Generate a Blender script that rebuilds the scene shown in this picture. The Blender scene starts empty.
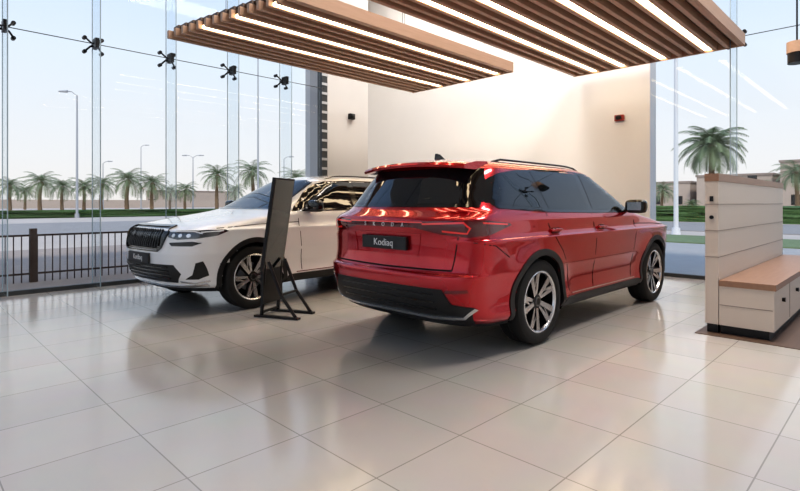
import bpy, bmesh, math, random
from mathutils import Vector, Matrix
from mathutils.bvhtree import BVHTree
random.seed(7)
scene = bpy.context.scene
COL = scene.collection
CAMH = 1.235
HZ = 203.0

def place(px, S):
    r = (px-400)/512.0
    return S*(1+r)/2, S*(1-r)/2

# ------------------------------------------------------------------ materials
def mat(name, col, rough=0.5, metal=0.0, coat=0.0, emis=None, estr=0.0, spec=0.5, noise=0.0, nscale=8.0, bump=0.0):
    m = bpy.data.materials.new(name); m.use_nodes = True
    nt = m.node_tree; b = nt.nodes['Principled BSDF']
    b.inputs['Base Color'].default_value = (*col, 1)
    b.inputs['Roughness'].default_value = rough
    b.inputs['Metallic'].default_value = metal
    b.inputs['Coat Weight'].default_value = coat
    b.inputs['Coat Roughness'].default_value = 0.015
    b.inputs['Specular IOR Level'].default_value = spec
    if emis:
        b.inputs['Emission Color'].default_value = (*emis, 1)
        b.inputs['Emission Strength'].default_value = estr
    if noise > 0 or bump > 0:
        tc = nt.nodes.new('ShaderNodeTexCoord')
        n = nt.nodes.new('ShaderNodeTexNoise'); n.inputs['Scale'].default_value = nscale
        n.inputs['Detail'].default_value = 4
        nt.links.new(tc.outputs['Object'], n.inputs['Vector'])
        if noise > 0:
            mx = nt.nodes.new('ShaderNodeMixRGB'); mx.blend_type = 'MIX'
            mx.inputs['Color1'].default_value = (*[c*(1-noise) for c in col], 1)
            mx.inputs['Color2'].default_value = (*[min(1, c*(1+noise)) for c in col], 1)
            nt.links.new(n.outputs['Fac'], mx.inputs['Fac'])
            nt.links.new(mx.outputs['Color'], b.inputs['Base Color'])
        if bump > 0:
            bp = nt.nodes.new('ShaderNodeBump'); bp.inputs['Strength'].default_value = bump
            nt.links.new(n.outputs['Fac'], bp.inputs['Height'])
            nt.links.new(bp.outputs['Normal'], b.inputs['Normal'])
    return m

def glass_mat(name, tint, refl=0.6, ior=1.45):
    m = bpy.data.materials.new(name); m.use_nodes = True
    nt = m.node_tree; nt.nodes.clear()
    o = nt.nodes.new('ShaderNodeOutputMaterial')
    t = nt.nodes.new('ShaderNodeBsdfTransparent'); t.inputs['Color'].default_value = (*tint, 1)
    g = nt.nodes.new('ShaderNodeBsdfGlossy'); g.inputs['Roughness'].default_value = 0.02
    f = nt.nodes.new('ShaderNodeFresnel'); f.inputs['IOR'].default_value = ior
    mu = nt.nodes.new('ShaderNodeMath'); mu.operation = 'MULTIPLY'; mu.inputs[1].default_value = refl
    mx = nt.nodes.new('ShaderNodeMixShader')
    nt.links.new(f.outputs[0], mu.inputs[0]); nt.links.new(mu.outputs[0], mx.inputs[0])
    nt.links.new(t.outputs[0], mx.inputs[1]); nt.links.new(g.outputs[0], mx.inputs[2])
    nt.links.new(mx.outputs[0], o.inputs[0])
    return m

def floor_mat():
    m = mat('floor_tiles', (.6, .54, .47), .13, spec=.65)
    nt = m.node_tree; b = nt.nodes['Principled BSDF']
    tc = nt.nodes.new('ShaderNodeTexCoord')
    mp = nt.nodes.new('ShaderNodeMapping'); mp.inputs['Location'].default_value = (.25, .1, 0)
    br = nt.nodes.new('ShaderNodeTexBrick')
    br.offset = 0.0; br.squash = 1.0
    br.inputs['Color1'].default_value = (.43, .41, .39, 1)
    br.inputs['Color2'].default_value = (.465, .445, .42, 1)
    br.inputs['Mortar'].default_value = (.26, .245, .23, 1)
    br.inputs['Scale'].default_value = 1.0
    br.inputs['Mortar Size'].default_value = 0.0035
    br.inputs['Mortar Smooth'].default_value = 0.1
    br.inputs['Bias'].default_value = 0.0
    br.inputs['Brick Width'].default_value = 0.6
    br.inputs['Row Height'].default_value = 0.6
    n = nt.nodes.new('ShaderNodeTexNoise'); n.inputs['Scale'].default_value = 3.0; n.inputs['Detail'].default_value = 6
    mx = nt.nodes.new('ShaderNodeMixRGB'); mx.blend_type = 'MULTIPLY'; mx.inputs['Fac'].default_value = .12
    nt.links.new(tc.outputs['Object'], mp.inputs['Vector'])
    nt.links.new(mp.outputs[0], br.inputs['Vector'])
    nt.links.new(tc.outputs['Object'], n.inputs['Vector'])
    nt.links.new(br.outputs['Color'], mx.inputs['Color1'])
    nt.links.new(n.outputs['Color'], mx.inputs['Color2'])
    nt.links.new(mx.outputs[0], b.inputs['Base Color'])
    bp = nt.nodes.new('ShaderNodeBump'); bp.inputs['Strength'].default_value = .15; bp.inputs['Distance'].default_value = .002
    inv = nt.nodes.new('ShaderNodeMath'); inv.operation = 'SUBTRACT'; inv.inputs[0].default_value = 1
    nt.links.new(br.outputs['Fac'], inv.inputs[1]); nt.links.new(inv.outputs[0], bp.inputs['Height'])
    nt.links.new(bp.outputs[0], b.inputs['Normal'])
    return m

def wood_mat(name, c1, c2, scale=(1, 14, 14), rough=.5):
    m = mat(name, c1, rough)
    nt = m.node_tree; b = nt.nodes['Principled BSDF']
    tc = nt.nodes.new('ShaderNodeTexCoord'); mp = nt.nodes.new('ShaderNodeMapping')
    mp.inputs['Scale'].default_value = scale
    n = nt.nodes.new('ShaderNodeTexNoise'); n.inputs['Scale'].default_value = 2.5; n.inputs['Detail'].default_value = 5
    mx = nt.nodes.new('ShaderNodeMixRGB')
    mx.inputs['Color1'].default_value = (*c1, 1); mx.inputs['Color2'].default_value = (*c2, 1)
    nt.links.new(tc.outputs['Object'], mp.inputs[0]); nt.links.new(mp.outputs[0], n.inputs['Vector'])
    nt.links.new(n.outputs['Fac'], mx.inputs['Fac']); nt.links.new(mx.outputs[0], b.inputs['Base Color'])
    return m

M_FLOOR = floor_mat()
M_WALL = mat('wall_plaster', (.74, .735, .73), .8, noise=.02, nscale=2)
M_WALLD = mat('wall_plaster_shade', (.54, .53, .52), .8, noise=.03, nscale=2)  # darker copy of the wall plaster, shade put into its colour
M_CEIL = mat('ceiling_paint', (.70, .70, .70), .9)
M_GLASS = glass_mat('facade_glass', (.97, .985, .99), .35)
M_FIN = glass_mat('fin_glass', (.95, .975, .99), .18)
M_JOINT = mat('silicone_joint', (.26, .34, .40), .5)
M_DARK = mat('dark_metal', (.02, .02, .022), .35, .6)
M_MULL = mat('mullion_metal', (.05, .055, .06), .4, .4)
M_WOOD = wood_mat('slat_wood', (.40, .25, .165), (.52, .34, .24))
M_WOODD = wood_mat('dark_wood', (.09, .055, .04), (.13, .085, .06))
M_LED = mat('led_strip', (1, .9, .7), .5, emis=(1, .78, .50), estr=9)
M_RED = mat('red_paint', (.47, .001, .010), .20, .65, 1.0)
M_WHITE = mat('white_paint', (.84, .84, .85), .25, .0, 1.0)
M_GBLACK = mat('gloss_black', (.006, .006, .007), .10, 0, .3)
M_PLAST = mat('black_plastic', (.014, .014, .015), .5)
M_CGLASS = mat('car_glass', (.006, .008, .010), .02, 0, 0, spec=.75)
M_CHROME = mat('chrome', (.75, .75, .76), .15, 1)
M_SILVER = mat('alloy_silver', (.62, .62, .63), .25, .9)
M_RIMD = mat('rim_dark', (.010, .010, .011), .3, .3)
M_TYRE = mat('tyre_rubber', (.012, .012, .012), .75, bump=.1, nscale=60)
M_WELL = mat('wheel_well', (.006, .006, .006), .9)
M_TAIL = mat('tail_lens', (.10, .0, .003), .05, 0, 1.0)
M_TAILB = mat('tail_bar', (.7, .02, .02), .1, 0, 1.0, emis=(1, .03, .02), estr=.15)
M_LENS = mat('headlamp_lens', (.04, .045, .05), .05, .2, 1.0, spec=1)
M_LENSW = mat('headlamp_led', (.85, .88, .92), .1, .3, 1.0)
M_GAP = mat('panel_gap', (.004, .004, .004), .9)
M_TEXT = mat('plate_letter', (.75, .75, .75), .4)
M_PLATE = mat('plate_black', (.015, .016, .018), .3)
M_PANEL = mat('cabinet_white', (.60, .53, .47), .45)
M_PANELG = mat('cabinet_groove', (.30, .25, .22), .7)
M_TOPW = wood_mat('cabinet_wood', (.25, .14, .09), (.34, .20, .13), (1.5, 12, 12), .4)
M_PALMT = mat('palm_trunk', (.22, .15, .09), .9, noise=.4, nscale=12)
M_PALMF = mat('palm_frond', (.18, .23, .12), .6, noise=.35, nscale=3)
M_HEDGE = mat('hedge_leaf', (.08, .15, .045), .8, noise=.5, nscale=6, bump=.6)
M_GRASS = mat('grass', (.16, .21, .10), .9, noise=.3, nscale=4)
M_SAND = mat('sand_ground', (.50, .43, .37), .95, noise=.15, nscale=.3)
M_ROAD = mat('asphalt', (.30, .275, .255), .9, noise=.12, nscale=2)
M_PAVE = mat('paving', (.34, .275, .235), .9, noise=.12, nscale=3)
M_PAVEG = mat('paving_grey', (.36, .35, .34), .9, noise=.1, nscale=3)
M_BEIGE = mat('building_render', (.50, .41, .34), .9, noise=.05, nscale=.5)
M_POLE = mat('pole_grey', (.42, .43, .45), .5, .2)
M_POLEW = mat('pole_white', (.75, .75, .76), .5, 0)
M_RAIL = mat('fence_brown', (.05, .028, .022), .6)
M_ALARM = mat('alarm_red', (.30, .03, .02), .4)
M_SCREEN = mat('screen_glass', (.008, .016, .020), .06, 0, .8)

# ------------------------------------------------------------------ mesh builder
class MB:
    def __init__(s):
        s.v = []; s.f = []; s.m = []; s.mats = []
    def mi(s, m):
        if m not in s.mats: s.mats.append(m)
        return s.mats.index(m)
    def add(s, vs, fs, m, T=None):
        o = len(s.v); k = s.mi(m)
        for v in vs:
            v = Vector(v)
            s.v.append(tuple(T @ v) if T is not None else tuple(v))
        for f in fs:
            s.f.append(tuple(i+o for i in f)); s.m.append(k)
    def box(s, a, b, m, T=None):
        x0, y0, z0 = a; x1, y1, z1 = b
        vs = [(x0,y0,z0),(x1,y0,z0),(x1,y1,z0),(x0,y1,z0),(x0,y0,z1),(x1,y0,z1),(x1,y1,z1),(x0,y1,z1)]
        fs = [(0,3,2,1),(4,5,6,7),(0,1,5,4),(1,2,6,5),(2,3,7,6),(3,0,4,7)]
        s.add(vs, fs, m, T)
    def cyl(s, p0, p1, r0, r1, n, m, T=None, cap=True):
        p0 = Vector(p0); p1 = Vector(p1); d = (p1-p0).normalized()
        a = d.orthogonal().normalized(); b = d.cross(a)
        vs = []
        for p, r in ((p0, r0), (p1, r1)):
            for i in range(n):
                t = 2*math.pi*i/n
                vs.append(p+a*math.cos(t)*r+b*math.sin(t)*r)
        fs = [(i, (i+1) % n, n+(i+1) % n, n+i) for i in range(n)]
        if cap:
            fs.append(tuple(range(n-1, -1, -1))); fs.append(tuple(range(n, 2*n)))
        s.add(vs, fs, m, T)
    def tube(s, pts, r, n, m, T=None):
        for a, b in zip(pts[:-1], pts[1:]):
            s.cyl(a, b, r, r, n, m, T)
    def lathe(s, prof, n, m, T=None, a0=0, a1=2*math.pi, closed=False):
        full = abs((a1-a0)-2*math.pi) < 1e-6
        k = n if full else n+1
        vs = []
        for i in range(k):
            t = a0+(a1-a0)*i/n
            for r, y in prof:
                vs.append((r*math.cos(t), y, r*math.sin(t)))
        L = len(prof); fs = []
        for i in range(n):
            j = (i+1) % k
            for q in range(L-1 if not closed else L):
                q2 = (q+1) % L
                fs.append((i*L+q, i*L+q2, j*L+q2, j*L+q))
        s.add(vs, fs, m, T)
    def prism(s, poly, ext, mt, ms, T=None):
        ext = Vector(ext); n = len(poly)
        vs = [Vector(p) for p in poly]+[Vector(p)+ext for p in poly]
        s.add(vs, [tuple(range(n, 2*n))], mt, T)
        s.add(vs, [tuple(range(n-1, -1, -1))]+[(i, (i+1) % n, n+(i+1) % n, n+i) for i in range(n)], ms, T)
    def sell(s, c, r, p, m, T=None, nu=20, nv=12):
        def sp(v, e): return math.copysign(abs(v)**e, v)
        vs = []; fs = []
        for j in range(nv+1):
            ph = -math.pi/2+math.pi*j/nv
            for i in range(nu):
                th = 2*math.pi*i/nu
                vs.append((c[0]+r[0]*sp(math.cos(ph), p)*sp(math.cos(th), p),
                           c[1]+r[1]*sp(math.cos(ph), p)*sp(math.sin(th), p),
                           c[2]+r[2]*sp(math.sin(ph), p)))
        for j in range(nv):
            for i in range(nu):
                fs.append((j*nu+i, j*nu+(i+1) % nu, (j+1)*nu+(i+1) % nu, (j+1)*nu+i))
        s.add(vs, fs, m, T)
    def addbm(s, bm, m):
        bm.verts.ensure_lookup_table(); bm.verts.index_update()
        s.add([v.co.copy() for v in bm.verts], [tuple(v.index for v in f.verts) for f in bm.faces], m)
    def mesh(s, name, smooth=False, ang=35, recalc=True):
        me = bpy.data.meshes.new(name)
        me.from_pydata(s.v, [], s.f)
        for m in s.mats: me.materials.append(m)
        me.polygons.foreach_set('material_index', s.m)
        if recalc:
            bm = bmesh.new(); bm.from_mesh(me)
            bmesh.ops.recalc_face_normals(bm, faces=bm.faces)
            bm.to_mesh(me); bm.free()
        if smooth:
            me.polygons.foreach_set('use_smooth', [True]*len(me.polygons))
            me.set_sharp_from_angle(angle=math.radians(ang))
        me.update()
        return me
    def obj(s, name, parent=None, smooth=False, ang=35, bevel=0, recalc=True):
        me = s.mesh(name, smooth, ang, recalc)
        o = bpy.data.objects.new(name, me); COL.objects.link(o)
        if parent: o.parent = parent
        if bevel:
            b = o.modifiers.new('bevel', 'BEVEL'); b.width = bevel; b.segments = 2; b.limit_method = 'ANGLE'
        return o

def empty(name, loc=(0, 0, 0), rz=0):
    e = bpy.data.objects.new(name, None); COL.objects.link(e)
    e.location = loc; e.rotation_euler = (0, 0, rz); e.empty_display_size = .2
    return e

# ------------------------------------------------------------------ car
ROWS = [
 # z,   xr,   xf,   w,    Lr,  nr,  Lf,  nf
 (.25, .60, 4.10, .50, .40, 3.0, .5, 2.6),
 (.24, .26, 4.48, .80, .42, 3.2, .55, 2.6),
 (.27, .17, 4.58, .86, .43, 3.4, .60, 2.6),
 (.33, .10, 4.66, .90, .42, 3.6, .60, 2.7),
 (.42, .045, 4.72, .890, .42, 3.7, .60, 2.8),
 (.52, .012, 4.75, .890, .42, 3.8, .60, 2.8),
 (.61, .0, 4.76, .905, .42, 3.8, .60, 2.8),
 (.665, .005, 4.76, .918, .42, 3.8, .60, 2.8),
 (.69, .035, 4.757, .922, .42, 3.7, .60, 2.8),
 (.78, .055, 4.745, .93, .42, 3.6, .60, 2.8),
 (.88, .06, 4.72, .938, .42, 3.6, .60, 2.8),
 (.935, .058, 4.685, .944, .42, 3.6, .60, 2.8),
 (.955, .055, 4.64, .926, .42, 3.6, .60, 2.7),
 (.985, .05, 4.53, .912, .42, 3.6, .60, 2.7),
 (1.015, .04, 4.36, .907, .42, 3.6, .60, 2.7),
 (1.05, .032, 4.14, .904, .42, 3.6, .60, 2.7),
 (1.085, .032, 3.90, .90, .42, 3.5, .60, 2.6),
 (1.115, .045, 3.70, .89, .43, 3.4, .55, 2.6),
 (1.145, .085, 3.55, .876, .45, 3.2, .50, 2.6),
 (1.18, .13, 3.44, .856, .48, 3.0, .48, 2.5),
 (1.25, .18, 3.30, .826, .50, 2.9, .46, 2.5),
 (1.33, .235, 3.15, .793, .50, 2.9, .46, 2.5),
 (1.41, .29, 3.00, .758, .50, 2.9, .46, 2.5),
 (1.49, .345, 2.85, .720, .50, 2.9, .46, 2.5),
 (1.545, .39, 2.74, .688, .50, 2.9, .46, 2.5),
 (1.58, .43, 2.63, .650, .50, 2.8, .46, 2.5),
 (1.605, .50, 2.50, .595, .48, 2.6, .46, 2.5),
 (1.63, .66, 2.34, .49, .42, 2.5, .4, 2.4),
 (1.65, .90, 2.15, .36, .35, 2.3, .35, 2.3),
 (1.662, 1.15, 1.98, .20, .25, 2.2, .25, 2.2),
 (1.667, 1.4, 1.8, .05, .1, 2.0, .1, 2.0),
]
AX_R, AX_F, WZ = 1.05, 3.84, .372

def interp_rows(sub):
    out = []
    n = len(ROWS)
    for i in range(n-1):
        p0 = ROWS[max(0, i-1)]; p1 = ROWS[i]; p2 = ROWS[i+1]; p3 = ROWS[min(n-1, i+2)]
        for k in range(sub):
            t = k/sub
            r = []
            for a, b, c, d in zip(p0, p1, p2, p3):
                cr = .5*((2*b)+(-a+c)*t+(2*a-5*b+4*c-d)*t*t+(-a+3*b-3*c+d)*t*t*t)
                lin = b+(c-b)*t
                r.append(.75*cr+.25*lin)
            out.append(tuple(r))
    out.append(ROWS[-1])
    return out

def ring(row, na=16, ns=44):
    z, xr, xf, w, Lr, nr, Lf, nf = row
    L = xf-xr; Lr = min(Lr, .45*L); Lf = min(Lf, .45*L)
    h = []
    for i in range(na+1):
        ph = (math.pi/2)*i/na
        y = w*math.sin(ph)**(2/nr); u = max(0.0, math.cos(ph))**(2/nr)
        h.append((xr+Lr*(1-u), y))
    for i in range(1, ns):
        t = i/ns
        x = (xr+Lr)*(1-t)+(xf-Lf)*t
        h.append((x, w))
    for i in range(na, -1, -1):
        ph = (math.pi/2)*i/na
        y = w*math.sin(ph)**(2/nf); u = max(0.0, math.cos(ph))**(2/nf)
        h.append((xf-Lf*(1-u), y))
    pts = []
    for x, y in h:
        if y > .6 and z < 1.0:
            for ax in (AX_R, AX_F):
                r = math.hypot(x-ax, z-WZ)
                y += .022*math.exp(-((r-.43)/.12)**2)*min(1, max(0, (1.0-z)/.25))
        y *= 1-.018*max(0, (x-2.6)/2.1)**2-.02*max(0, (1.6-x)/1.6)**2
        pts.append((x, y, z))
    left = pts
    right = [(x, -y, zz) for x, y, zz in reversed(pts[1:-1])]
    return left+right

def build_body_geo():
    rows = interp_rows(4)
    vs = []; fs = []
    R = [ring(r) for r in rows]
    n = len(R[0])
    for rr in R: vs += rr
    for j in range(len(R)-1):
        for i in range(n):
            fs.append((j*n+i, j*n+(i+1) % n, (j+1)*n+(i+1) % n, (j+1)*n+i))
    fs.append(tuple(range(n-1, -1, -1)))
    fs.append(tuple((len(R)-1)*n+i for i in range(n)))
    return vs, fs
BV, BF = build_body_geo()
BVH = BVHTree.FromPolygons(BV, BF)

def cast(axis, sgn, a, b):
    if axis == 'y': o = Vector((a, 3*sgn, b)); d = Vector((0, -sgn, 0))
    elif axis == 'x': o = Vector((2.4+4*sgn, a, b)); d = Vector((-sgn, 0, 0))
    else: o = Vector((a, b, 4)); d = Vector((0, 0, -1))
    loc, nor, idx, dist = BVH.ray_cast(o, d)
    if loc is None:
        q = o.copy()
        if axis == 'y': q.y = .9*sgn
        elif axis == 'x': q.x = .3 if sgn < 0 else 4.5
        loc, nor, idx, dist = BVH.find_nearest(q)
    if nor.dot(d) > 0: nor = -nor
    return loc, nor

def decal(mb, poly, axis, sgn, m, off=.003, grid=.035, skirt=.008):
    bm = bmesh.new()
    vs = [bm.verts.new((p[0], p[1], 0)) for p in poly]
    bm.faces.new(vs)
    bmesh.ops.triangulate(bm, faces=bm.faces[:])
    for k in (0, 1):
        lo = min(p[k] for p in poly); hi = max(p[k] for p in poly)
        c = math.ceil(lo/grid)*grid
        while c < hi-1e-4:
            if c > lo+1e-4:
                co = [0, 0, 0]; co[k] = c; no = [0, 0, 0]; no[k] = 1
                bmesh.ops.bisect_plane(bm, geom=bm.verts[:]+bm.edges[:]+bm.faces[:], dist=1e-5, plane_co=co, plane_no=no)
            c += grid
    bmesh.ops.remove_doubles(bm, verts=bm.verts[:], dist=1e-5)
    nm = {}
    for v in bm.verts:
        loc, nor = cast(axis, sgn, v.co.x, v.co.y)
        v.co = loc+nor*off
        nm[tuple(round(q, 5) for q in v.co)] = nor
    be = [e for e in bm.edges if len(e.link_faces) == 1]
    res = bmesh.ops.extrude_edge_only(bm, edges=be)
    for g in res['geom']:
        if isinstance(g, bmesh.types.BMVert):
            nor = nm.get(tuple(round(q, 5) for q in g.co), Vector((0, 0, 0)))
            g.co -= nor*skirt
    bmesh.ops.recalc_face_normals(bm, faces=bm.faces[:])
    mb.addbm(bm, m)
    bm.free()

def strip(pts, w):
    P = [Vector((p[0], p[1])) for p in pts]
    L = []; R = []
    for i, p in enumerate(P):
        a = P[max(0, i-1)]; b = P[min(len(P)-1, i+1)]
        d = (b-a).normalized(); n = Vector((-d.y, d.x))
        L.append(tuple(p+n*w/2)); R.append(tuple(p-n*w/2))
    return L+R[::-1]

def arc(cx, cz, r, a0, a1, n):
    return [(cx+r*math.cos(math.radians(a0+(a1-a0)*i/n)), cz+r*math.sin(math.radians(a0+(a1-a0)*i/n))) for i in range(n+1)]

def wheel(mb, T):
    prof = [(.262, -.100), (.275, -.112), (.305, -.119), (.340, -.117), (.360, -.106), (.3695, -.088), (.372, -.06), (.372, -.02), (.366, -.018), (.366, -.010), (.372, -.008),
            (.372, .008), (.366, .010), (.366, .018), (.372, .02), (.372, .06), (.3695, .088), (.360, .106), (.340, .117), (.305, .119), (.275, .112), (.262, .100)]
    mb.lathe(prof, 56, M_TYRE, T)
    mb.lathe([(.262, .100), (.270, .110), (.262, .114), (.252, .106), (.246, .09)], 56, M_SILVER, T)
    mb.lathe([(.246, .09), (.238, .03), (.240, -.10), (.262, -.10)], 40, M_RIMD, T)
    mb.lathe([(.0, -.03), (.240, -.03)], 30, M_WELL, T)
    mb.lathe([(.07, .012), (.165, .012), (.165, -.005), (.07, -.005)], 36, M_POLE, T)
    def blade(a0, r0, w0, a1, r1, w1, y0, y1, mt, yb=.03):
        p0 = Vector((math.cos(a0)*r0, 0, math.sin(a0)*r0)); p1 = Vector((math.cos(a1)*r1, 0, math.sin(a1)*r1))
        d = (p1-p0).normalized(); n = Vector((-d.z, 0, d.x))
        q = [p0-n*w0, p0+n*w0, p1+n*w1, p1-n*w1]; ys = [y0, y0, y1, y1]
        base = [Vector((v.x, yb, v.z)) for v in q]; top = [Vector((v.x, y, v.z)) for v, y in zip(q, ys)]
        mb.add(top, [(0, 1, 2, 3)], mt, T)
        mb.add(base+top, [(0, 1, 5, 4), (1, 2, 6, 5), (2, 3, 7, 6), (3, 0, 4, 7)], M_RIMD, T)
    for k in range(5):
        a = 2*math.pi*k/5+math.pi/2
        blade(a, .04, .040, a+.02, .25, .080, .060, .082, M_RIMD)
        blade(a-.25, .05, .018, a-.14, .25, .028, .075, .101, M_SILVER, .05)
        blade(a+.30, .06, .012, a+.33, .25, .022, .072, .098, M_SILVER, .05)
        blade(a-.02, .13, .006, a+.26, .24, .014, .082, .096, M_SILVER, .05)
    mb.lathe([(.0, .084), (.03, .084), (.033, .080), (.062, .076), (.066, .04)], 30, M_RIMD, T)
    mb.lathe([(.034, .0855), (.038, .0855), (.038, .07)], 30, M_SILVER, T)

def text_obj(body, M, size, parent, m, name):
    cu = bpy.data.curves.new(name, 'FONT'); cu.body = body; cu.size = size
    cu.align_x = 'CENTER'; cu.align_y = 'CENTER'; cu.extrude = .0015
    cu.materials.append(m)
    o = bpy.data.objects.new(name, cu); COL.objects.link(o); o.parent = parent
    o.matrix_local = M
    return o

def build_car(name, loc, rz, paint, mirror_mat):
    E = empty(name, loc, rz)
    mb = MB()
    keep = []; under = []
    for f in BF:
        if len(f) == 4:
            c = sum((Vector(BV[i]) for i in f), Vector())/4
            bad = False
            if abs(c.y) > .52:
                for ax in (AX_R, AX_F):
                    if math.hypot(c.x-ax, c.z-WZ) < .425: bad = True
            if bad: continue
            if c.z < .285: under.append(f); continue
        elif BV[f[0]][2] < .5:
            under.append(f); continue
        keep.append(f)
    mb.add(BV, keep, paint)
    mb.add(BV, under, M_PLAST)
    b = mb.obj('body_shell', E, smooth=True, ang=50)
    mb = MB()
    for ax in (AX_R, AX_F):
        for sg in (-1, 1):
            T = Matrix.Translation((ax, 0, WZ))
            mb.lathe([(.43, sg*.895), (.43, sg*.55), (.0, sg*.55)], 24, M_WELL, T, a0=math.radians(-17), a1=math.radians(197))
    mb.obj('wheel_wells', E, recalc=False)
    for i, (ax, sg) in enumerate(((AX_R, -1), (AX_R, 1), (AX_F, -1), (AX_F, 1))):
        mb = MB()
        wheel(mb, Matrix.Rotation(random.uniform(0, 1.2), 4, 'Y'))
        o = mb.obj('wheel_%d' % (i+1), E, smooth=True, ang=30)
        o.location = (ax, sg*.808, WZ)
        if sg < 0: o.rotation_euler = (0, 0, math.pi)
    mb = MB()
    for sg in (-1, 1):
        for ax in (AX_R, AX_F):
            a0, a1 = -14, 194
            o_ = arc(ax, WZ, .465, a0+3, a1-3, 30); i_ = arc(ax, WZ, .408, a0, a1, 30)
            decal(mb, o_+i_[::-1], 'y', sg, M_PLAST, .008, .05, .03)
        decal(mb, [(AX_R+.46, .255), (AX_F-.46, .255), (AX_F-.47, .33), (AX_F-.52, .35), (AX_R+.52, .35), (AX_R+.47, .33)], 'y', sg, M_PLAST, .008, .06, .03)
        decal(mb, strip([(AX_R+.62, .375), (AX_F-.62, .37)], .010), 'y', sg, M_SILVER, .005, .1, .01)
        dlo = [(3.24, 1.148), (3.08, 1.26), (2.92, 1.375), (2.72, 1.485), (2.55, 1.535), (2.1, 1.56), (1.5, 1.558), (1.0, 1.53), (.70, 1.49), (.53, 1.43), (.40, 1.26), (.52, 1.205), (1.3, 1.165), (2.3, 1.145)]
        decal(mb, dlo, 'y', sg, M_GBLACK, .003, .06, .008)
        panes = [
            [(2.99, 1.165), (2.19, 1.165), (2.20, 1.53), (2.50, 1.515), (2.68, 1.465), (2.87, 1.365), (2.99, 1.275)],
            [(3.18, 1.165), (3.04, 1.166), (3.04, 1.255)],
            [(2.08, 1.167), (1.30, 1.186), (1.22, 1.525), (1.6, 1.538), (2.08, 1.538)],
            [(1.20, 1.192), (.60, 1.222), (.49, 1.27), (.60, 1.41), (.74, 1.465), (1.02, 1.505), (1.13, 1.513)],
        ]
        for p in panes: decal(mb, p, 'y', sg, M_CGLASS, .0055, .06, .006)
        decal(mb, strip([(3.26, 1.138), (2.3, 1.138), (1.3, 1.158), (.52, 1.197), (.385, 1.262)], .014), 'y', sg, M_GBLACK, .006, .1, .01)
        for g in ([(3.13, .39), (3.16, .7), (3.20, .95), (3.19, 1.13)], [(2.14, .38), (2.13, .8), (2.13, 1.13)],
                  [(1.62, .40), (1.56, .60), (1.42, .80), (1.27, .93), (1.21, 1.05), (1.22, 1.15)],
                  [(3.19, 1.0), (3.8, .985), (4.3, .955)]):
            decal(mb, strip(g, .009), 'y', sg, M_GAP, .0008, .08, .001)
        for hx in (2.30, 1.33):
            l, n = cast('y', sg, hx+.0, .985)
            mb.sell((hx, l.y+sg*.014, .99), (.105, .016, .014), .6, paint)
            mb.sell((hx, l.y+sg*.002, .985), (.07, .008, .028), .6, M_GAP)
        pts = []
        for k in range(13):
            x = .80+k*(2.48-.80)/12
            l, n = cast('z', 1, x, sg*.575)
            h = .018 if 0 < k < 12 else -.005
            pts.append((x, sg*.575, l.z+h))
        mb.tube(pts, .010, 8, M_GBLACK)
        mb.sell((3.00, sg*1.005, 1.20), (.065, .115, .075), .55, mirror_mat)
        mb.sell((3.00, sg*1.01, 1.155), (.062, .10, .035), .55, M_PLAST)
        mb.sell((3.04, sg*.89, 1.15), (.04, .06, .018), .7, M_PLAST)
        mb.add([(2.934, sg*.93, 1.155), (2.934, sg*1.08, 1.155), (2.934, sg*1.08, 1.245), (2.934, sg*.93, 1.245)], [(0, 1, 2, 3)], M_CHROME)
        # tail lamps
        lamp = [(sg*.36, 1.035), (sg*.60, .99), (sg*.82, .965), (sg*.865, .985), (sg*.87, 1.07), (sg*.84, 1.10), (sg*.42, 1.085), (sg*.36, 1.085)]
        decal(mb, lamp, 'x', -1, M_TAIL, .005, .03, .01)
        decal(mb, [(.20, .975), (.30, .98), (.62, 1.055), (.60, 1.07), (.32, 1.098), (.20, 1.10)], 'y', sg, M_TAIL, .0045, .03, .01)
        decal(mb, strip([(sg*.44, 1.066), (sg*.78, 1.080), (sg*.82, 1.04), (sg*.80, 1.0), (sg*.62, 1.015)], .014), 'x', -1, M_TAILB, .008, .03, .004)
        decal(mb, strip([(.26, 1.079), (.56, 1.062)], .012), 'y', sg, M_TAILB, .007, .03, .004)
        decal(mb, strip([(sg*.70, .71), (sg*.72, .85), (sg*.74, .97)], .009), 'x', -1, M_GAP, .0008, .05, .001)
        decal(mb, strip([(sg*.70, .71), (0, .70)], .014), 'x', -1, M_GAP, .0008, .05, .001)
        decal(mb, strip([(.18, .93), (.36, .90), (.55, .80)], .008), 'y', sg, M_GAP, .0008, .05, .001)
        decal(mb, strip([(sg*.66, .545), (sg*.82, .56)], .022), 'x', -1, M_TAIL, .006, .03, .006)
        # headlamps
        hl = [(sg*.50, .925), (sg*.53, .86), (sg*.66, .835), (sg*.84, .85), (sg*.87, .90), (sg*.80, .935)]
        decal(mb, hl, 'x', 1, M_LENS, .005, .03, .01)
        decal(mb, [(4.52, .845), (4.30, .88), (4.18, .925), (4.22, .94), (4.40, .938), (4.52, .93)], 'y', sg, M_LENS, .0045, .03, .01)
        decal(mb, strip([(sg*.53, .92), (sg*.80, .922), (sg*.855, .90)], .012), 'x', 1, M_LENSW, .008, .03, .004)
        decal(mb, strip([(4.46, .915), (4.24, .93)], .012), 'y', sg, M_LENSW, .008, .03, .004)
        for hy in (.60, .68, .76):
            decal(mb, arc(sg*hy, .878, .020, 0, 330, 11), 'x', 1, M_LENSW, .008, .03, .004)
        decal(mb, [(sg*.56, .80), (sg*.60, .765), (sg*.80, .765), (sg*.86, .80), (sg*.80, .815)], 'x', 1, M_GBLACK, .004, .03, .01)
        decal(mb, [(sg*.81, .58), (sg*.85, .60), (sg*.86, .44), (sg*.80, .40), (sg*.70, .40), (sg*.77, .45)], 'x', 1, M_PLAST, .004, .03, .01)
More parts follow.
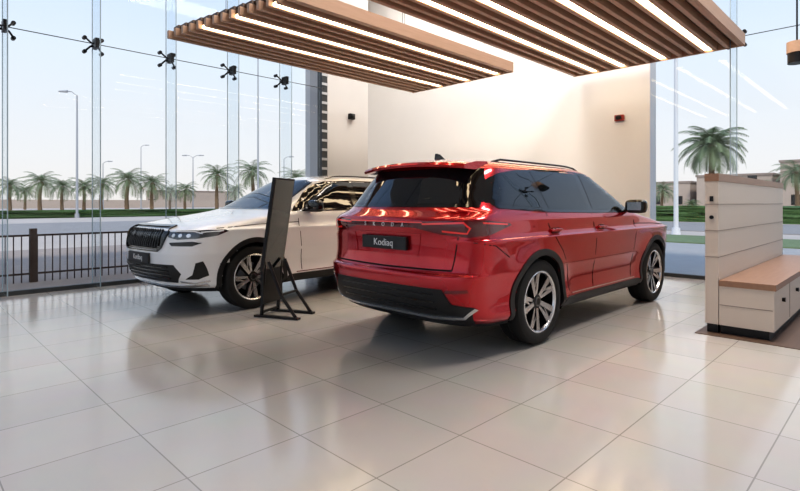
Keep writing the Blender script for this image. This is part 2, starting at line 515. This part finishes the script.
        decal(mb, strip([(sg*.64, .375), (sg*.76, .355), (sg*.86, .38)], .014), 'x', 1, M_SILVER, .01, .03, .01)
    # rear glass
    decal(mb, [(-.775, 1.20), (.775, 1.20), (.72, 1.38), (.645, 1.53), (-.645, 1.53), (-.72, 1.38)], 'x', -1, M_GBLACK, .003, .04, .01)
    decal(mb, [(-.69, 1.225), (.69, 1.225), (.645, 1.38), (.57, 1.53), (-.57, 1.53), (-.645, 1.38)], 'x', -1, M_CGLASS, .0055, .04, .006)
    # lower rear bumper
    decal(mb, [(-.80, .30), (-.72, .255), (.72, .255), (.80, .30), (.83, .43), (.70, .45), (.64, .565), (-.64, .565), (-.70, .45), (-.83, .43)], 'x', -1, M_PLAST, .006, .04, .02)
    decal(mb, strip([(-.84, .42), (-.76, .345), (-.50, .325), (.50, .325), (.76, .345), (.84, .42)], .020), 'x', -1, M_SILVER, .014, .04, .01)
    for z in (.40, .46, .52):
        decal(mb, strip([(-.56, z), (.56, z)], .010), 'x', -1, M_GBLACK, .009, .08, .006)
    decal(mb, [(-.37, 1.036), (.37, 1.036), (.37, 1.084), (-.37, 1.084)], 'x', -1, M_TAIL, .0045, .05, .006)
    decal(mb, strip([(-.44, 1.078), (.44, 1.078)], .009), 'x', -1, M_TAILB, .0075, .05, .004)
    mb.box((.025, -.27, .845), (.05, .27, .955), M_PLATE)
    decal(mb, strip([(-.37, .80), (.37, .80), (.41, .985), (-.41, .985), (-.37, .80)], .008), 'x', -1, paint, .006, .04, .006)
    # windscreen
    decal(mb, [(-.67, 1.155), (.67, 1.155), (.60, 1.36), (.54, 1.52), (.40, 1.555), (-.40, 1.555), (-.54, 1.52), (-.60, 1.36)], 'x', 1, M_GBLACK, .003, .03, .01)
    decal(mb, [(-.64, 1.175), (.64, 1.175), (.57, 1.36), (.51, 1.50), (.38, 1.53), (-.38, 1.53), (-.51, 1.50), (-.57, 1.36)], 'x', 1, M_CGLASS, .0055, .03, .006)
    # grille
    gr = [(-.50, .90), (-.44, .955), (.44, .955), (.50, .90), (.46, .76), (.40, .715), (-.40, .715), (-.46, .76)]
    decal(mb, gr, 'x', 1, M_GBLACK, .004, .04, .01)
    for k in range(-8, 9):
        y = k*.05
        z0 = .735 if abs(y) < .38 else .76; z1 = .935 if abs(y) < .42 else .91
        decal(mb, [(y-.008, z0), (y+.008, z0), (y+.008, z1), (y-.008, z1)], 'x', 1, M_PLAST, .018, .2, .016)
    decal(mb, strip([(-.46, .745), (-.515, .90), (-.45, .967), (.45, .967), (.515, .90), (.46, .745), (.40, .703), (-.40, .703), (-.46, .745)], .016), 'x', 1, M_GBLACK, .018, .05, .02)
    decal(mb, [(-.62, .56), (.62, .56), (.68, .46), (.60, .36), (-.60, .36), (-.68, .46)], 'x', 1, M_PLAST, .004, .04, .01)
    for z in (.40, .44, .48, .52):
        decal(mb, [(-.54, z), (.54, z), (.54, z+.012), (-.54, z+.012)], 'x', 1, M_GBLACK, .012, .08, .012)
    decal(mb, strip([(-.84, .335), (-.6, .315), (.6, .315), (.84, .335)], .024), 'x', 1, M_SILVER, .012, .05, .012)
    decal(mb, [(-.80, .25), (.80, .25), (.84, .295), (-.84, .295)], 'x', 1, M_PLAST, .006, .05, .012)
    mb.box((4.755, -.26, .565), (4.785, .26, .675), M_PLATE)
    mb.tube([(.165, 0, 1.225), (.19, -.05, 1.25), (.21, -.38, 1.27)], .009, 6, M_PLAST)
    mb.obj('trim_and_glass', E, smooth=True, ang=30)
    mb = MB()
    prof = [(.29, 1.553), (.44, 1.553), (.62, 1.60), (.60, 1.630), (.45, 1.624), (.30, 1.594), (.28, 1.573)]
    n = 17; vs = []; fs = []
    for i in range(n):
        y = -.62+1.24*i/(n-1); t = abs(y/.62)
        for x, z in prof:
            vs.append((x+.07*t**3, y, z-.035*t**2))
    L = len(prof)
    for i in range(n-1):
        for q in range(L):
            fs.append((i*L+q, i*L+(q+1) % L, (i+1)*L+(q+1) % L, (i+1)*L+q))
    fs += [tuple(range(L)), tuple((n-1)*L+q for q in range(L))]
    mb.add(vs, fs, paint)
    mb.box((.276, -.16, 1.570), (.288, .16, 1.580), M_TAILB)
    mb.prism([(.70, -.012, 1.61), (.88, -.012, 1.635), (.76, -.012, 1.70), (.715, -.012, 1.705)], (0, .024, 0), M_GBLACK, M_GBLACK)
    mb.obj('roof_spoiler', E, smooth=True, ang=25)
    Mr = Matrix(((0, 0, -1, .0235), (-1, 0, 0, 0), (0, 1, 0, .898), (0, 0, 0, 1)))
    text_obj('Kodiaq', Mr, .085, E, M_TEXT, 'plate_text_rear')
    for i, ch in enumerate('SKODA'):
        l, nn = cast('x', -1, (2-i)*.115, 1.06)
        Mt = Matrix(((0, 0, -1, l.x-.008), (-1, 0, 0, (2-i)*.115), (0, 1, 0, 1.053), (0, 0, 0, 1)))
        text_obj(ch, Mt, .046, E, M_TEXT, 'letter_%d' % (i+1))
    Mf = Matrix(((0, 0, 1, 4.7865), (1, 0, 0, 0), (0, 1, 0, .618), (0, 0, 0, 1)))
    text_obj('Kodiaq', Mf, .085, E, M_TEXT, 'plate_text_front')
    return E

build_car('suv_car', (2.98, 3.21, 0), 0, M_RED, M_GBLACK)
build_car('suv_car.001', (6.80, 6.62, 0), math.radians(184), M_WHITE, M_GBLACK)

# ------------------------------------------------------------------ room shell
XB = 9.3; YG = 8.5; H = 8.0
X0, Y0 = -7.0, -5.0
mb = MB(); mb.box((X0, Y0, -.15), (XB, YG, 0), M_FLOOR); mb.box((7.6, YG, -.15), (XB, 10.7, 0), M_FLOOR)
fl = mb.obj('floor')
mb = MB(); mb.box((X0-.2, Y0-.2, H), (XB+.2, 10.9, H+.2), M_CEIL); mb.obj('ceiling')
mb = MB(); mb.box((XB, 3.2, -.15), (XB+.3, 10.9, H), M_WALL); mb.obj('wall_back')
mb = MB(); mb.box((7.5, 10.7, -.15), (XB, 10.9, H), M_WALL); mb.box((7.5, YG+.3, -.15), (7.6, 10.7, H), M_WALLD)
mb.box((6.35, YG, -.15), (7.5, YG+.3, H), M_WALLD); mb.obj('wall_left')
mb = MB(); mb.box((X0, Y0-.2, -.15), (XB, Y0, H), M_WALL); mb.obj('wall_right')
mb = MB(); mb.box((6.20, YG-.08, 0), (6.33, YG+.08, H), M_MULL)
for k in range(40): mb.box((6.19, YG-.09, .2+k*.19), (6.335, YG-.08, .25+k*.19), M_POLE)
mb.obj('trim_1')
def facade(name, horizontal_axis, fixed, a, b, step0, zs, sp, fins=True):
    E = empty(name)
    g = MB(); j = MB(); f = MB()
    xs = []
    x = step0
    while x > a+.05:
        x -= sp
    x += sp
    while x < b-.05:
        xs.append(x); x += sp
    edges = [a]+xs+[b]
    def B(m, p0, p1, q0, q1, z0, z1, mt):
        if horizontal_axis == 'x': m.box((p0, q0, z0), (p1, q1, z1), mt)
        else: m.box((q0, p0, z0), (q1, p1, z1), mt)
    for p, q in zip(edges[:-1], edges[1:]):
        B(g, p+.006, q-.006, fixed, fixed+.012, .06, H-.02, M_GLASS)
    for p in xs:
        B(j, p-.005, p+.005, fixed-.002, fixed+.014, .0, H-.02, M_JOINT)
        if fins:
            B(f, p-.007, p+.007, fixed-.40, fixed-.04, .05, H-.02, M_FIN)
            B(j, p-.007, p+.007, fixed-.403, fixed-.401, .05, H-.02, M_JOINT)
    B(j, a, b, fixed-.03, fixed+.05, 0, .06, M_MULL)
    g.obj('glass_panes', E); j.obj('joints', E)
    if not fins: return E
    f.obj('glass_fins', E)
    s = MB()
    for p in xs:
        for z in zs:
            def P(u, v, zz):
                return (p+u, fixed-v, zz) if horizontal_axis == 'x' else (fixed-v, p+u, zz)
            s.cyl(P(0, .03, z), P(0, .13, z), .030, .030, 12, M_DARK)
            for du in (-.11, .11):
                for dz in (-.10, .10):
                    s.tube([P(0, .10, z), P(du*.5, .10, z+dz*.35), P(du, .06, z+dz)], .013, 8, M_DARK)
                    s.cyl(P(du, .0, z+dz), P(du, .065, z+dz), .027, .027, 12, M_DARK)
            s.box(P(-.025, .26, z-.07), P(.025, .10, z+.07), M_DARK)
    z = zs[0]
    s.tube([P2 for P2 in ([(a, fixed-.16, z), (b, fixed-.16, z)] if horizontal_axis == 'x' else [(fixed-.16, a, z), (fixed-.16, b, z)])], .006, 8, M_DARK)
    s.obj('spider_fittings', E, smooth=True)
    return E
facade('window_1', 'x', YG, X0, 6.19, 1.07, (3.53,), 1.05)
facade('window_2', 'y', XB, Y0, 3.19, 1.92, (3.76,), 1.7)
facade('added_rear_glazing', 'y', X0-.02, Y0, YG, 0, (3.6,), 1.7, fins=False)  # unseen rear glazing, added to let in skylight and feed car reflections

# ------------------------------------------------------------------ suspended slat panels
def slat_panel(name, xa, xb, x1, y0, y1, z, leds):
    x0 = min(xa, xb)
    E = empty(name, ((x0+x1)/2, (y0+y1)/2, z))
    cx, cy = (x0+x1)/2, (y0+y1)/2
    mb = MB(); fr = MB(); ld = MB()
    n = int(round((y1-y0)/.17)); pitch = (y1-y0-.05)/n
    hx = x1-cx; hy = (y1-y0)/2
    for i in range(n+1):
        y = -hy+i*pitch
        xs = xa+(xb-xa)*i/n-cx
        mb.box((xs, y, 0), (hx-.031, y+.06, .11), M_WOOD)
        if i < n: fr.box((xs+.04, y, .111), (hx-.031, y+pitch, .16), M_WOODD)
        if i in leds:
            ld.box((xs+.03, y+.064, .012), (hx-.06, y+pitch-.004, .050), M_LED)
            fr.box((xs+.03, y+.063, .051), (hx-.05, y+pitch-.004, .11), M_WOODD)
    mb.obj('slats', E, bevel=.004)
    fr.box((hx-.03, -hy-.03, -.01), (hx, hy, .17), M_WOOD)
    fr.box((xa-cx, -hy-.03, -.0), (hx-.031, -hy-.001, .17), M_WOOD)
    fr.obj('frame', E)
    ld.obj('led_strips', E)
    mb = MB()
    for sx in (-.7, 0, .8):
        for sy in (-.8, .8):
            mb.cyl((hx*sx, hy*sy, .16), (hx*sx, hy*sy, H-z), .004, .004, 6, M_DARK)
    mb.obj('suspension_cables', E)
k = 2.35
slat_panel('slatted_ceiling_panel', 1.39*k, 1.20*k, 3.37*k, 2.16*k, 3.20*k, CAMH+k, (1, 5, 9))
slat_panel('slatted_ceiling_panel.001', 1.10*k, 1.10*k, 3.84*k, .76*k, 1.89*k, CAMH+k, (2, 6, 10, 13))

# ------------------------------------------------------------------ storage bench
E = empty('storage_bench', (5.53, 0, 0))
mb = MB()
L = 3.4
mb.box((0, 1.29, .09), (L, 1.40, 1.44), M_PANEL)
mb.box((-.004, 1.285, 1.4405), (L+.004, 1.405, 1.515), M_TOPW)
mb.box((.03, 1.30, .0), (L-.03, 1.39, .09), M_DARK)
for z in (.72, .97, 1.22):
    mb.box((-.003, 1.287, z), (L, 1.2895, z+.007), M_PANELG)
    mb.box((-.0035, 1.287, z), (-.0005, 1.403, z+.007), M_PANELG)
mb.cyl((-.001, 1.345, 1.10), (-.012, 1.345, 1.10), .018, .018, 14, M_DARK)
mb.box((-.012, 1.33, 1.25), (-.001, 1.36, 1.30), M_DARK)
mb.obj('back_panel', E)
mb = MB()
mb.box((0, .86, .09), (L, 1.284, .455), M_PANEL)
mb.box((.04, .90, 0), (L-.04, 1.28, .09), M_DARK)
mb.box((-.01, .845, .4555), (L, 1.284, .51), M_TOPW)
for x in (.8, 1.6, 2.4):
    mb.box((x, .857, .10), (x+.008, .8595, .45), M_PANELG)
for x in (.4, 1.2, 2.0, 2.8):
    mb.cyl((x, .86, .33), (x, .835, .33), .018, .022, 14, M_DARK)
mb.box((-.003, .87, .275), (-.0005, 1.28, .282), M_PANELG)
mb.obj('cabinet', E)
mb = MB(); mb.box((5.42, -.2, 0.0005), (9.0, 1.46, .006), M_WOODD); mb.obj('floor_mat')

# ------------------------------------------------------------------ info kiosk
E = empty('display_stand', (3.07, 4.93, 0), math.radians(-64))
mb = MB()
T = Matrix.Translation((-.12, 0, .50)) @ Matrix.Rotation(math.radians(9), 4, 'Y')
mb.box((-.018, -.20, 0), (.018, .20, 1.02), M_DARK, T)
mb.box((-.021, -.185, .02), (-.0185, .185, 1.0), M_SCREEN, T)
mb.box((.0185, -.185, .02), (.021, .185, 1.0), M_SCREEN, T)
mb.obj('screen', E, bevel=.004)
mb = MB()
mb.box((-.135, -.19, .14), (-.10, .19, .52), M_DARK)
for y in (-.16, .16):
    mb.tube([(-.10, y, .62), (-.14, y, .02)], .02, 8, M_DARK)
    mb.tube([(-.05, y, .60), (.10, y, .25), (.28, y, .02)], .018, 8, M_DARK)
    mb.box((-.22, y-.03, 0), (.32, y+.03, .022), M_DARK)
mb.tube([(-.14, -.16, .05), (-.14, .16, .05)], .015, 8, M_DARK)
mb.tube([(.10, -.16, .25), (.10, .16, .25)], .015, 8, M_DARK)
mb.obj('stand_legs', E, smooth=True)

# ------------------------------------------------------------------ small wall devices
mb = MB()
x, y = XB, XB*(1-.43)/(1.43)
z = CAMH+(HZ-118)*(x+y)/724
mb.box((x-.07, y-.08, z-.06), (x-.001, y+.08, z+.05), M_ALARM); mb.sell((x-.08, y, z), (.03, .05, .04), .8, M_DARK)
mb.obj('fire_alarm', bevel=.01)
mb = MB()
mb.box((6.93, YG-.08, 3.02), (7.07, YG-.001, 3.14), M_DARK); mb.sell((7.0, YG-.09, 3.08), (.04, .03, .04), .8, M_PLAST)
mb.obj('wall_sensor', bevel=.01)
mb = MB()
x, y = place(797, 9.2)
z = CAMH+(HZ-53)*9.2/724
mb.cyl((x, y, z+.10), (x, y, H), .01, .01, 8, M_DARK)
mb.cyl((x, y, z+.0), (x, y, z+.14), .11, .11, 24, M_WOOD)
mb.cyl((x, y, z-.13), (x, y, z-.001), .10, .10, 24, M_DARK)
mb.obj('pendant_speaker', smooth=True)

# ------------------------------------------------------------------ outside
GZ = -.16
mb = MB(); mb.add([(-300, -300, GZ), (500, -300, GZ), (500, 500, GZ), (-300, 500, GZ)], [(0, 1, 2, 3)], M_SAND); mb.obj('ground')
mb = MB(); mb.box((-60, YG+.1, GZ), (6.1, 18.0, GZ+.05), M_PAVE); mb.obj('pavement')
mb = MB(); mb.box((XB+.35, -60, GZ), (19.0, 8, GZ+.04), M_PAVEG); mb.obj('pavement.001')
mb = MB(); mb.box((-80, 26, GZ), (26, 42, GZ+.03), M_ROAD); mb.obj('road')
mb = MB(); mb.box((28, -60, GZ), (40, 16, GZ+.03), M_ROAD); mb.obj('road.001')
mb = MB(); mb.box((19.2, -60, GZ), (23.5, 8, GZ+.06), M_GRASS); mb.obj('grass_strip')
mb = MB()
yf = 10.6
x = -6.0
while x < 6.1:
    mb.box((x-.008, yf-.008, GZ+.05), (x+.008, yf+.008, .70), M_RAIL); x += .11
mb.box((-6, yf-.02, .67), (6.1, yf+.02, .70), M_RAIL); mb.box((-6, yf-.015, .02), (6.1, yf+.015, .05), M_RAIL)
for x in (-3, -.9, 1.75, 4.4):
    mb.box((x-.05, yf-.05, GZ+.05), (x+.05, yf+.05, .80), M_RAIL)
mb.obj('metal_fence')

def blob_hedge(name, a, b, seg):
    bm = bmesh.new()
    bmesh.ops.create_cube(bm, size=1)
    bmesh.ops.subdivide_edges(bm, edges=bm.edges[:], cuts=seg, use_grid_fill=True)
    for v in bm.verts:
        n = v.co.copy()
        v.co = Vector((a[i]+(n[i]+.5)*(b[i]-a[i]) for i in range(3)))
        v.co += Vector((random.uniform(-.12, .12), random.uniform(-.12, .12), random.uniform(-.10, .10) if n.z > -.4 else 0))
    me = bpy.data.meshes.new(name); bm.to_mesh(me); bm.free(); me.materials.append(M_HEDGE)
    me.polygons.foreach_set('use_smooth', [True]*len(me.polygons))
    o = bpy.data.objects.new(name, me); COL.objects.link(o)
blob_hedge('hedge', (-40, 56, GZ), (90, 57.5, .50), 24)
blob_hedge('hedge.001', (42, -20, GZ), (43.6, 18, .95), 20)
mb = MB(); mb.box((-60, 160, GZ), (120, 161, 2.1), M_BEIGE); mb.obj('boundary_wall')
def building(name, x, y, w, d, h):
    mb = MB()
    mb.box((x, y, GZ), (x+w, y+d, h), M_BEIGE)
    mb.box((x-.15, y-.15, h), (x+w+.15, y+d+.15, h+.3), M_PAVE)
    nx = max(1, int(d/3.5))
    for i in range(nx):
        yy = y+(i+.5)*d/nx
        for zz in ([1.0, 4.0] if h > 5 else [1.0]):
            mb.box((x-.05, yy-.6, zz), (x, yy+.6, zz+1.4), M_CGLASS)
    mb.obj(name)
building('building', 88, 2, 12, 11, 6.9)
building('building.001', 92, 14.5, 12, 10, 5.4)
building('building.002', 94, 26, 9, 7, 4.6)
building('building.003', 60, 168, 26, 10, 5)

def palm_mesh(name, h, crown, nf=34, nl=13):
    mb = MB()
    pts = [Vector((.12*math.sin(i*.6)*i/8, .08*math.cos(i*.5)*i/8, h*i/8)) for i in range(9)]
    for i in range(8):
        r0 = .30-.012*i; mb.cyl(pts[i], pts[i+1]+Vector((0, 0, .02)), r0*.9, r0, 9, M_PALMT, cap=False)
    top = pts[-1]
    mb.sell((top.x, top.y, top.z), (.38, .38, .45), 1, M_PALMT, nu=10, nv=6)
    for f in range(nf):
        az = f*2.39996; el = math.radians(82-105*(f/nf))
        d = Vector((math.cos(az), math.sin(az), 0))
        p = top+Vector((0, 0, .2)); seg = 9; R = crown*(.85+.25*random.random()); rib = [p.copy()]
        e = el
        for s_ in range(seg):
            p = p+(d*math.cos(e)+Vector((0, 0, 1))*math.sin(e))*R/seg
            e -= math.radians(11)
            rib.append(p.copy())
        side = Vector((-d.y, d.x, 0))
        for s_ in range(seg):
            a, b = rib[s_], rib[s_+1]
            mb.add([a-side*.03, a+side*.03, b+side*.02, b-side*.02], [(0, 1, 2, 3)], M_PALMF)
        for l in range(nl):
            t = .15+.85*l/(nl-1); q = t*seg; i = min(seg-1, int(q)); c = rib[i].lerp(rib[i+1], q-i)
            dirn = (rib[i+1]-rib[i]).normalized()
            ll = crown*.30*math.sin(math.pi*min(1, .2+t*.72))
            for sg in (-1, 1):
                tip = c+side*sg*ll*.75+dirn*ll*.6-Vector((0, 0, ll*.35))
                mb.add([c-dirn*.06, c+dirn*.06, tip], [(0, 1, 2)], M_PALMF)
    return mb.mesh(name, recalc=False)
PM = [palm_mesh('palm_mesh_a', 4.0, 2.9), palm_mesh('palm_mesh_b', 5.2, 3.2)]
PL = palm_mesh('palm_mesh_c', 6.0, 3.2, 50, 20)
def palm(px, S, me, sc=1, rz=None):
    x, y = place(px, S)
    o = bpy.data.objects.new('date_palm', me); COL.objects.link(o)
    o.location = (x, y, GZ); o.scale = (sc, sc, sc); o.rotation_euler = (0, 0, random.uniform(0, 6))
for px, S, i, sc in ((10, 118, 0, .98), (40, 112, 0, 1.08), (62, 122, 0, .98), (84, 118, 0, .95), (101, 118, 0, 1.05), (127, 104, 0, 1.1), (152, 106, 0, 1.0),
                     (185, 120, 0, .85), (217, 106, 1, 1.0), (253, 106, 1, 1.08), (296, 112, 1, .95), (235, 140, 0, .9), (170, 150, 0, .9), (25, 150, 0, .9)):
    palm(px, S, PM[i], sc)
palm(711, 60, PL, .98)
palm(797, 84, PM[1], .9)
palm(757, 92, PM[0], .75)
palm(692, 60, PM[0], .30)
palm(662, 100, PM[0], .75)

def street_lamp(px, S, h, arm, side):
    x, y = place(px, S)
    mb = MB()
    mb.cyl((0, 0, 0), (0, 0, h), .12, .07, 10, M_POLE)
    for sg in side:
        d = Vector((1, -1, 0)).normalized()*sg
        mb.tube([Vector((0, 0, h-.02)), d*arm*.5+Vector((0, 0, h+.35)), d*arm+Vector((0, 0, h+.4))], .05, 6, M_POLE)
        e = d*arm+Vector((0, 0, h+.38))
        mb.cyl(e-d*.1, e+d*.7, .13, .08, 8, M_POLE)
    mb.cyl((0, 0, 0), (0, 0, .4), .2, .2, 10, M_POLE)
    o = mb.obj('street_lamp', smooth=True); o.location = (x, y, GZ)
street_lamp(77, 68, 11.5, 1.0, (-1,))
street_lamp(193, 126, 9.3, 1.2, (-1, 1))
street_lamp(103, 130, 8.5, 1.0, (1,))
street_lamp(284, 125, 9.0, 1.0, (1,))
street_lamp(141, 150, 13, 1.0, (1,))
mb = MB(); x, y = place(676, 32)
mb.cyl((x, y, GZ), (x, y, 9.5), .10, .07, 12, M_POLEW); mb.sell((x, y, 9.55), (.12, .12, .12), 1, M_POLE)
mb.cyl((x, y, GZ), (x, y, GZ+.3), .19, .16, 12, M_POLEW)
mb.obj('flag_pole', smooth=True)
mb = MB(); x, y = place(258, 74)
mb.cyl((x, y, GZ), (x, y, 16), .11, .06, 12, M_POLE); mb.cyl((x, y, GZ), (x, y, GZ+.3), .2, .18, 12, M_POLE)
mb.sell((x, y, 16.05), (.12, .12, .12), 1, M_POLE)
mb.obj('flag_pole.001', smooth=True)

# ------------------------------------------------------------------ lights
def area(name, loc, sx, sy, power, col, rot=(0, 0, 0), spread=150):
    l = bpy.data.lights.new(name, 'AREA'); l.shape = 'RECTANGLE'; l.size = sx; l.size_y = sy
    l.energy = power; l.color = col; l.spread = math.radians(spread)
    o = bpy.data.objects.new(name, l); COL.objects.link(o); o.location = loc; o.rotation_euler = rot
    return o
for i, (x, y, p) in enumerate(((4.6, 1.4, 240), (6.6, .2, 200), (8.0, 5.2, 210), (4.4, 4.8, 210), (8.2, 8.0, 150))):  # includes an unseen wall washer, added to brighten the back wall
    area('ceiling_light_%d' % (i+1), (x, y, 7.6), 2.6 if i != 2 else 1.2, 1.2 if i != 2 else 3.2, p, (1, .92, .84))
s = bpy.data.lights.new('sun', 'SUN'); s.energy = 2.0; s.angle = math.radians(6); s.color = (1, .90, .78)
so = bpy.data.objects.new('sun', s); COL.objects.link(so)
so.rotation_euler = Vector((.50, .42, -.75)).to_track_quat('-Z', 'Y').to_euler()

w = bpy.data.worlds.new('World'); scene.world = w; w.use_nodes = True
nt = w.node_tree; bg = nt.nodes['Background']
tc = nt.nodes.new('ShaderNodeTexCoord'); sp = nt.nodes.new('ShaderNodeSeparateXYZ')
cr = nt.nodes.new('ShaderNodeValToRGB')
e = cr.color_ramp.elements
e[0].position = 0.0; e[0].color = (.82, .77, .74, 1)
e[1].position = .60; e[1].color = (.42, .62, 1.0, 1)
q = e.new(.07); q.color = (.80, .79, .80, 1)
q = e.new(.25); q.color = (.72, .79, .88, 1)
nt.links.new(tc.outputs['Generated'], sp.inputs[0]); nt.links.new(sp.outputs['Z'], cr.inputs[0])
nt.links.new(cr.outputs[0], bg.inputs[0]); bg.inputs[1].default_value = 1.02

# ------------------------------------------------------------------ camera
cam = bpy.data.cameras.new('camera'); co = bpy.data.objects.new('camera', cam); COL.objects.link(co)
cam.sensor_width = 36; cam.lens = 512/800*36; cam.shift_y = -(245.5-HZ)/800
cam.clip_end = 1500
co.location = (0, 0, CAMH); co.rotation_euler = (math.pi/2, 0, -math.pi/4)
scene.camera = co
try:
    scene.view_settings.view_transform = 'Standard'
    scene.view_settings.look = 'Medium High Contrast'
except Exception as ex:
    print(ex)
